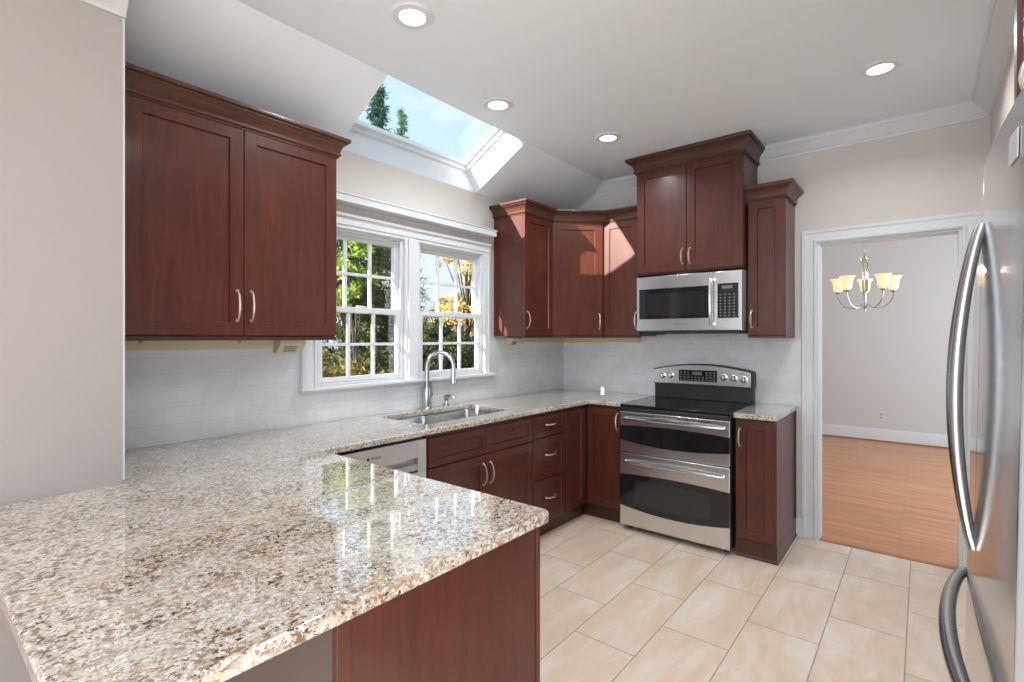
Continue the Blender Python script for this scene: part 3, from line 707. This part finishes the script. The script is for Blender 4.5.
for kx, kz in ((.085, 1.098), (.152, 1.104), (.562, 1.104), (.635, 1.100), (.705, 1.094)):
    Mx = Matrix.Translation((kx, -.0862, kz)) @ Matrix.Rotation(PI/2, 4, 'X')
    k = MB().lathe([(.026, 0), (.026, .004), (.020, .006), (.019, .022), (.016, .025)], 20, M=Mx).build('knob', CHROME, cp)
    MB().box(kx-.004, kx+.004, -.118, -.1115, kz-.018, kz+.018).build('grip', CHROME, k, bevel=.0015)
MB().box(.682, .700, -.0866, -.0861, 1.134, 1.140).build('badge', DGREY, cp)

# ================================================================== microwave
m_ = thing('microwave', 'stainless over-the-range microwave with black door glass and keypad', 'microwave', (RX0, -.010, 1.452))
mw, mh, md_ = rw, .420, .395
MB().box(.0, mw, -md_+.03, 0, .0, mh).build('case', FSIDE, m_, bevel=.003)
MB().box(.03, mw-.02, -md_+.02, -.02, -.018, -.0005).box(.02, .17, -md_+.05, -md_+.16, -.026, -.018).build('vent_underside', BLACK, m_, bevel=.003)
mdoor = MB().box(.002, .580, -md_, -md_+.0295, .004, mh-.004).build('door', STEEL, m_, bevel=.003)
curved_panel('window_surround', .024, .556, .322, .092, 0, -md_-.0002, .0025, BLACKG, mdoor, arch_t=.0, arch_b=.0)
MB().box(.090, .520, -md_-.0034, -md_-.0028, .118, .285).build('window', GREYG, mdoor)
b = MB(); n = 16; hx_ = .580
b.tube([(hx_-.004, -md_-.014-.030*(1-(2*i/n-1)**4), .035+.345*i/n) for i in range(n+1)], [.010+.003*(1-(2*i/n-1)**2) for i in range(n+1)], 12, flat=1.2)
for zz in (.050, .365): b.tube([(hx_-.006, -md_-.0003, zz), (hx_-.006, -md_-.032, zz)], .017, 16)
b.build('handle', SATINL, mdoor)
cpn = MB().box(.582, mw-.002, -md_, -md_+.0295, .004, mh-.004).build('control_panel', STEEL, m_, bevel=.003)
MB().box(.612, .750, -md_-.0025, -md_-.0002, .088, .330).build('keypad', BLACKG, cpn, bevel=.001)
b = MB()
for i in range(4):
    for j in range(8): b.box(.626+i*.030, .638+i*.030, -md_-.0032, -md_-.0026, .100+j*.021, .109+j*.021)
b.box(.640, .712, -md_-.0032, -md_-.0026, .292, .314); b.build('buttons', LGREY, cpn)
text_mesh('FRIGIDAIRE', .017, 'logo', DGREY, mdoor, Matrix.Translation((.345, -md_-.0005, .050)) @ Matrix.Rotation(PI/2, 4, 'X'))

# ================================================================== under cabinet strips
def strip(label, segs, y_or_x):
    pass
c = thing('power_strip', 'long cream power strip under the left wall cabinet', 'power strip', (.009, -3.572, 1.345), PI/2)
MB().prism([(0, 0), (-.018, 0), (-.030, .012), (-.030, .046), (0, .046)], .0, .775, 'x').build('channel', CREAM, c, bevel=.001)
for xx in (.19, .60): MB().prism([(xx-.012, .046), (xx+.012, .046), (xx, .028)], -.033, -.0305, 'y').build('clip', CREAMD, c)
c = thing('switch_box', 'slanted cream switch box at the end of the strip left of the window', 'switch box', (.009, -2.792, 1.322), PI/2)
MB().prism([(0, 0), (-.035, 0), (-.085, .050), (-.085, .078), (0, .078)], .0, .137, 'x').build('box', CREAM, c, bevel=.002)
b = MB()
for k in range(3): b.prism([(-.042-.011*k, .0085+.011*k-.0015), (-.049-.011*k, .0155+.011*k-.0015), (-.0495-.011*k, .0150+.011*k-.002), (-.0425-.011*k, .0080+.011*k-.002)], .03, .10, 'x')
b.build('grille', CREAMD, c)
c = thing('power_strip', 'cream power strip under the cabinets either side of the corner', 'power strip', (.009, -.955, 1.362), 0)
MB().box(0, .030, .192, .940, 0, .042).build('channel', CREAM, c, bevel=.003)
MB().box(.030, .790, .910, .940, 0, .042).build('channel', CREAM, c, bevel=.003)
for xx in (.22, .52): MB().prism([(xx-.010, .041), (xx+.010, .041), (xx, .026)], .0305, .033, 'x').build('clip', CREAMD, c)
c = thing('switch_box', 'small cream switch box below the cabinet right of the window', 'switch box', (.009, -.865, 1.346), PI/2)
MB().prism([(0, 0), (-.03, 0), (-.065, .035), (-.065, .056), (0, .056)], .0, .085, 'x').build('box', CREAM, c, bevel=.002)
MB().prism([(-.034, .0015), (-.060, .0275), (-.0612, .0263), (-.0352, .0003)], .02, .065, 'x').build('grille', CREAMD, c)

# ================================================================== fridge
FY = -2.580; FH = 1.775; LEAN = math.radians(1.1)
g = thing('refrigerator', 'stainless bottom-freezer refrigerator with bowed doors and curved handles', 'refrigerator', (2.757, FY, 0))
MB().box(.070, .74, -.452, .452, .045, FH-.015).build('case', FSIDE, g, bevel=.004)
for (fx_, fy_) in ((.12, -.40), (.12, .40), (.70, -.40), (.70, .40)): MB().lathe([(.02, 0), (.02, .0445)], 12, (fx_, fy_, 0)).build('foot', BLACK, g)
def bow(y): return .016*(y/.455)**2
def fdoor(name, ya, yb, za, zb_):
    n = 16; out = [(bow(ya+(yb-ya)*i/n)+LEANX(0), ya+(yb-ya)*i/n) for i in range(n+1)]
    b = MB(); vs = []
    for z in (za, zb_):
        off = (z-.0)*math.tan(LEAN)-.0185
        vs += [(x+off, y, z) for x, y in out]+[(.069, yb, z), (.069, ya, z)]
    m2 = n+3
    fs = [tuple(range(m2))[::-1], tuple(range(m2, 2*m2))]+[(i, (i+1) % m2, m2+(i+1) % m2, m2+i) for i in range(m2)]
    b.add(vs, fs); o = b.build(name, STEELZ, g, bevel=.003, angle=25); o.data.materials.append(FSIDE)
    for k in (2+n, 2+m2-1, 2+n+1): o.data.polygons[k].material_index = 1
    return o
def LEANX(z): return 0
def fx_at(y, z): return bow(y)+z*math.tan(LEAN)-.0185
dn = fdoor('door', -.455, -.002, .838, FH); dfar = fdoor('door', .002, .455, .838, FH); fz = fdoor('freezer_drawer', -.455, .455, .060, .832)
def vhandle(door, y):
    b = MB(); n = 24; z0_, z1_ = .955, 1.640
    pts = []; 
    for i in range(n+1):
        a = i/n; z = z0_+(z1_-z0_)*a; pts.append((fx_at(y, z)-.003-.036*math.sin(PI*a)**.8, y, z))
    b.tube(pts, [.010+.0035*math.sin(PI*i/n) for i in range(n+1)], 12, flat=1.0); b.build('handle', SATIN, door)
vhandle(dn, -.036); vhandle(dfar, .036)
b = MB(); n = 24; pts = []
for i in range(n+1):
    a = i/n; y = -.39+.78*a; pts.append((fx_at(y, .77)-.004-.036*math.sin(PI*a)**.6, y, .757))
b.tube(pts, [.013+.003*math.sin(PI*i/n) for i in range(n+1)], 12); b.build('handle', SATIN, fz)
yb_ = -.375
vs = [(fx_at(y, z)-.0008, y, z) for (y, z) in ((yb_-.03, 1.675), (yb_+.03, 1.675), (yb_+.03, 1.72), (yb_-.03, 1.72))]
vs += [(x-.002, y, z) for x, y, z in vs]
MB().add(vs, [(0, 1, 2, 3), (7, 6, 5, 4), (0, 4, 5, 1), (1, 5, 6, 2), (2, 6, 7, 3), (3, 7, 4, 0)]).build('badge', BADGE, dn)
# cabinet above it (front faces -X)
c = thing('wall_cabinet', 'cherry cabinet above the refrigerator at the right edge of the picture', 'cabinet', (3.590, -2.115, 1.815), -PI/2)
w = .93; D = .705; h = .965
MB().box(0, w, -D, 0, 0, h).build('carcass', WOOD, c, bevel=.0015)
leaf(c, 'door', .003, w/2-.0015, .004, h-.01, -D-.0005, w/2-.025, .135)
leaf(c, 'door', w/2+.0015, w-.003, .004, h-.01, -D-.0005, w/2+.03, .115)

# ================================================================== recessed lights
def down(x, y, label, n=32):
    t = thing('recessed_light', label, 'light', (x, y, CZ), group='recessed ceiling lights')
    MB().lathe([(.054, -.002), (.058, -.010), (.086, -.008), (.095, -.0005)], n).build('trim_ring', WHITE, t)
    MB().lathe([(.001, -.004), (.0535, -.004), (.0535, -.0008), (.001, -.0008)], n).build('lens', LAMP, t)
    d = bpy.data.lights.new('bulb', 'AREA'); d.shape = 'DISK'; d.size = .12; d.energy = DOWN_W; d.color = (.93, .97, 1); d.spread = math.radians(150)
    o = bpy.data.objects.new('bulb', d); C.objects.link(o); o.location = (x, y, CZ-.012)
for x, y, l in ((.965, -2.645, 'round recessed ceiling light nearest the camera, above the peninsula'), (.714, -1.789, 'round recessed ceiling light beside the skylight'),
                (.982, -.934, 'round recessed ceiling light in front of the tall microwave cabinet'), (2.50, -.855, 'round recessed ceiling light near the doorway crown moulding'),
                (2.4, -3.0, 'added out-of-view round recessed ceiling light above the refrigerator front'), (1.6, -5.2, 'added out-of-view round recessed ceiling light in the room behind, near the partition'), (3.8, -5.2, 'added out-of-view round recessed ceiling light in the room behind, far side')):  # the three on this line are unseen, added to brighten the room
    down(x, y, l)

# ================================================================== chandelier
cx_, cy_ = 2.229, 2.0
ch = thing('chandelier', 'five-arm brushed nickel chandelier with amber glass shades hanging in the next room', 'chandelier', (cx_, cy_, 1.657))
MB().lathe([(.001, 0), (.008, .004), (.006, .022), (.016, .045), (.024, .056), (.012, .070), (.010, .10), (.013, .16), (.016, .19), (.014, .21)], 16).build('hub', NICKEL, ch)
b = MB()
for k in range(5):
    a = 2*PI*k/5; b.tube([(.018*math.cos(a), .018*math.sin(a), .20), (.024*math.cos(a), .024*math.sin(a), .50), (.032*math.cos(a), .032*math.sin(a), .54), (.046*math.cos(a), .046*math.sin(a), .53)], .0065, 8)
b.lathe([(.028, .495), (.028, .51), (.010, .53), (.008, .56), (.001, .56)], 16); b.build('column', NICKEL, ch)
b = MB(); z = .558; k = 0
while z < CZ-1.657-.06:
    M_ = Matrix.Rotation(PI/2*(k % 2), 4, 'Z'); pts = [M_ @ Vector((.011*math.cos(t), 0, z+.020+.020*math.sin(t))) for t in np.linspace(0, 2*PI, 13)]
    b.tube(pts, .0022, 6, cap=False); z += .035; k += 1
b.build('chain', NICKEL, ch)
MB().lathe([(.012, CZ-1.657-.055), (.05, CZ-1.657-.03), (.062, CZ-1.657-.0005)], 24).build('canopy', NICKEL, ch)
for k in range(5):
    a = 2*PI*k/5+math.radians(22); ca, sa = math.cos(a), math.sin(a)
    R = .238; pr = [(.018, .085), (.05, .055), (.11, .040), (.165, .055), (.212, .10), (R, .16), (R, .198)]
    # smooth the arm
    P_ = []; 
    for i in range(len(pr)-1):
        p0 = pr[max(i-1, 0)]; p1 = pr[i]; p2 = pr[i+1]; p3 = pr[min(i+2, len(pr)-1)]
        for q_ in range(4):
            t = q_/4; P_.append(tuple(.5*((2*p1[j])+(-p0[j]+p2[j])*t+(2*p0[j]-5*p1[j]+4*p2[j]-p3[j])*t*t+(-p0[j]+3*p1[j]-3*p2[j]+p3[j])*t**3) for j in (0, 1)))
    P_.append(pr[-1])
    arm = MB().tube([(q_[0]*ca, q_[0]*sa, q_[1]) for q_ in P_], .0055, 8); arm.lathe([(.012, .192), (.026, .204), (.026, .210), (.01, .212)], 14, (R*ca, R*sa, 0)); arm = arm.build('arm', NICKEL, ch)
    MB().lathe([(r_*.92, z_+.034) for r_, z_ in [(.026, .181), (.040, .190), (.047, .225), (.050, .26), (.060, .29), (.078, .31), (.075, .311), (.055, .290), (.045, .26), (.042, .225), (.030, .195), (.01, .187)]], 20, (R*ca, R*sa, 0)).build('shade', SHADE, arm)
    d = bpy.data.lights.new('candle_bulb', 'POINT'); d.energy = 3; d.shadow_soft_size = .03; d.color = (1, .88, .68)
    o = bpy.data.objects.new('candle_bulb', d); C.objects.link(o); o.location = (cx_+R*ca, cy_+R*sa, 1.657+.335)
# outlet on the far wall
o = thing('wall_outlet', 'white duplex outlet low on the far dining room wall', 'outlet', (2.235, 4.399, .345))
MB().box(-.036, .036, -.006, 0, -.057, .057).build('cover_plate', OUTLETM, o, bevel=.002)
MB().box(-.016, .016, -.0085, -.0065, .008, .038).build('socket', mat('grey socket', (.42, .40, .39), .5), o, bevel=.001)
MB().box(-.016, .016, -.0085, -.0065, -.038, -.008).build('socket', bpy.data.materials['grey socket'], o, bevel=.001)

# ================================================================== garden
b = MB().box(-40, -.16, -30, 40, -.9, -.7); struct(b.build('ground', GRASS, smooth=False))
rng = np.random.default_rng(5)
def leaves_mesh(name, centers, size, m, parent, ratio=.5, droop=0):
    n = len(centers); d1 = rng.normal(size=(n, 3)); d1[:, 2] -= droop; d1 /= np.linalg.norm(d1, axis=1)[:, None]
    d2 = rng.normal(size=(n, 3)); d2 -= d1*(d1*d2).sum(1)[:, None]; d2 /= np.linalg.norm(d2, axis=1)[:, None]
    s_ = size*rng.uniform(.6, 1.3, n)[:, None]; nrm = np.cross(d1, d2)
    v0 = centers; v1 = centers+d1*s_*.5+d2*s_*ratio*.5+nrm*s_*.05; v2 = centers+d1*s_; v3 = centers+d1*s_*.5-d2*s_*ratio*.5+nrm*s_*.05
    V = np.stack([v0, v1, v2, v3], 1).reshape(-1, 3); me = bpy.data.meshes.new(name); me.vertices.add(4*n); me.vertices.foreach_set('co', V.ravel().astype('f'))
    me.loops.add(4*n); me.loops.foreach_set('vertex_index', np.arange(4*n)); me.polygons.add(n); me.polygons.foreach_set('loop_start', np.arange(n)*4); me.update(calc_edges=True)
    me.materials.append(m); o = bpy.data.objects.new(name, me); C.objects.link(o); o.parent = parent; return o
def tree(name, label, cat, x, y, h, blobs, n, size, m, ratio=.5, trunk=.08, group=None, droop=0):
    t = thing(name, label, cat, (x, y, -.7), group=group)
    b = MB().tube([(0, 0, 0), (.05, .02, h*.4), (0, .05, h*.8)], [trunk, trunk*.75, trunk*.3], 8); tips = []
    cs = []; tot = sum(r**2 for *_, r in blobs)
    for (bx, by, bz, r_) in blobs:
        b.tube([(0.02, 0.02, max(.2, bz*.55)), (bx*.6, by*.6, bz*.85), (bx, by, bz)], [trunk*.4, trunk*.25, trunk*.1], 6)
        k = int(n*r_**2/tot); ncl = max(8, int(30*r_)); cc = rng.normal(size=(ncl, 3)); cc /= np.linalg.norm(cc, axis=1)[:, None]; cc *= r_*rng.uniform(.35, 1, ncl)[:, None]**.6
        pick = rng.integers(0, ncl, k); p = cc[pick]+rng.normal(size=(k, 3))*r_*.16; p[:, 2] *= .9; cs.append(p+np.array([bx, by, bz]))
    b.build('trunk', BARK, t); leaves_mesh('foliage', np.concatenate(cs), size, m, t, ratio, droop); return t
def conifer(label, x, y, h, R, n, m, group=None):
    t = thing('conifer', label, 'tree', (x, y, -.7), group=group); b = MB().tube([(0, 0, 0), (0, 0, h*.98)], [.12, .015], 8)
    cs = []; nb = int(h*16)
    for i in range(nb):
        z = h*(.06+.93*i/nb); L_ = R*(1-z/h)*rng.uniform(.75, 1.15)+.08; a = rng.uniform(0, 2*PI)
        b.tube([(0, 0, z), (L_*.5*math.cos(a), L_*.5*math.sin(a), z+.02*L_), (L_*math.cos(a), L_*math.sin(a), z-.12*L_)], [.02, .012, .004], 5)
        k = int(n/nb*(.35+1.3*(1-z/h))); s_ = rng.uniform(.1, 1, k)**.8
        p = np.stack([np.cos(a)*L_*s_, np.sin(a)*L_*s_, z-.12*L_*s_**2], 1)+rng.normal(size=(k, 3))*np.array([.09, .09, .05])*(.4+L_*.45); cs.append(p)
    b.build('trunk', BARK, t); leaves_mesh('foliage', np.concatenate(cs), .15, m, t, .22, .3); return t
B_ = lambda n, rx, z0, z1, r0, r1: [(rng.uniform(-rx, rx), rng.uniform(-rx, rx), rng.uniform(z0, z1), rng.uniform(r0, r1)) for _ in range(n)]
def at(px, t):   # a spot in the garden given by bearing and distance from where the photographer stood
    k = (px-512)/504.3; return 2.67+t*(-.6314+k*.7754), -4.06+t*(.7754+k*.6314)
tree('evergreen_tree', 'dense dark evergreen filling the view behind the left window', 'tree', *at(350, 9.5), 4.4, B_(16, .75, .6, 4.2, .5, .65), 30000, .085, LEAFD)
tree('leafy_tree', 'bright yellow-green leaves close to the upper left window panes', 'tree', *at(353, 7.0), 3.5, [(-.05, .0, 2.75, .20), (.05, -.1, 3.1, .20), (.0, .1, 3.35, .17), (0, .2, 2.95, .14), (.1, -.22, 2.6, .15)], 1300, .075, LEAFG, .5, .03)
tree('shrub', 'rust and olive shrub low outside the left window', 'shrub', *at(325, 5.6), 1.7, B_(9, .38, .6, 1.65, .25, .36), 9000, .085, LEAFO, .3, .03)
tree('shrub', 'dark green shrub low behind the right edge of the left window', 'shrub', *at(380, 7.6), 2.0, B_(9, .33, .5, 1.9, .3, .4), 9000, .08, LEAFD, .4, .03)
tree('shrub', 'dark evergreen shrub at the left of the right window view', 'shrub', *at(432, 9.0), 2.5, B_(12, .42, .5, 2.25, .3, .42), 11000, .08, LEAFD, .4, .04)
tree('shrub', 'dark evergreen shrub at the right of the right window view', 'shrub', *at(476, 10.6), 2.4, B_(14, .70, .5, 2.25, .4, .5), 14000, .09, LEAFC, .4, .04)
tree('autumn_tree', 'golden autumn tree seen through the upper right window panes', 'tree', *at(466, 18), 5.6, B_(26, 1.05, 2.2, 6.0, .3, .5), 6000, .11, LEAFY, .6, .09)
tree('autumn_tree', 'rusty gold tree low beyond the right window', 'tree', *at(458, 23), 4.2, B_(20, 2.2, 1.2, 3.1, .4, .7), 8000, .13, leaf_mat('rust leaves', (.22, .11, .04), (.60, .42, .20)), .6, .08)
conifer('tall blue-green conifer at the left corner of the skylight', *at(378, 13.5), 8.9, 1.5, 24000, LEAFC)
conifer('second blue-green conifer seen beside the tallest one through the skylight', *at(402, 18), 10.4, 1.2, 13000, leaf_mat('mid green needles', (.03, .10, .04), (.16, .30, .12)))
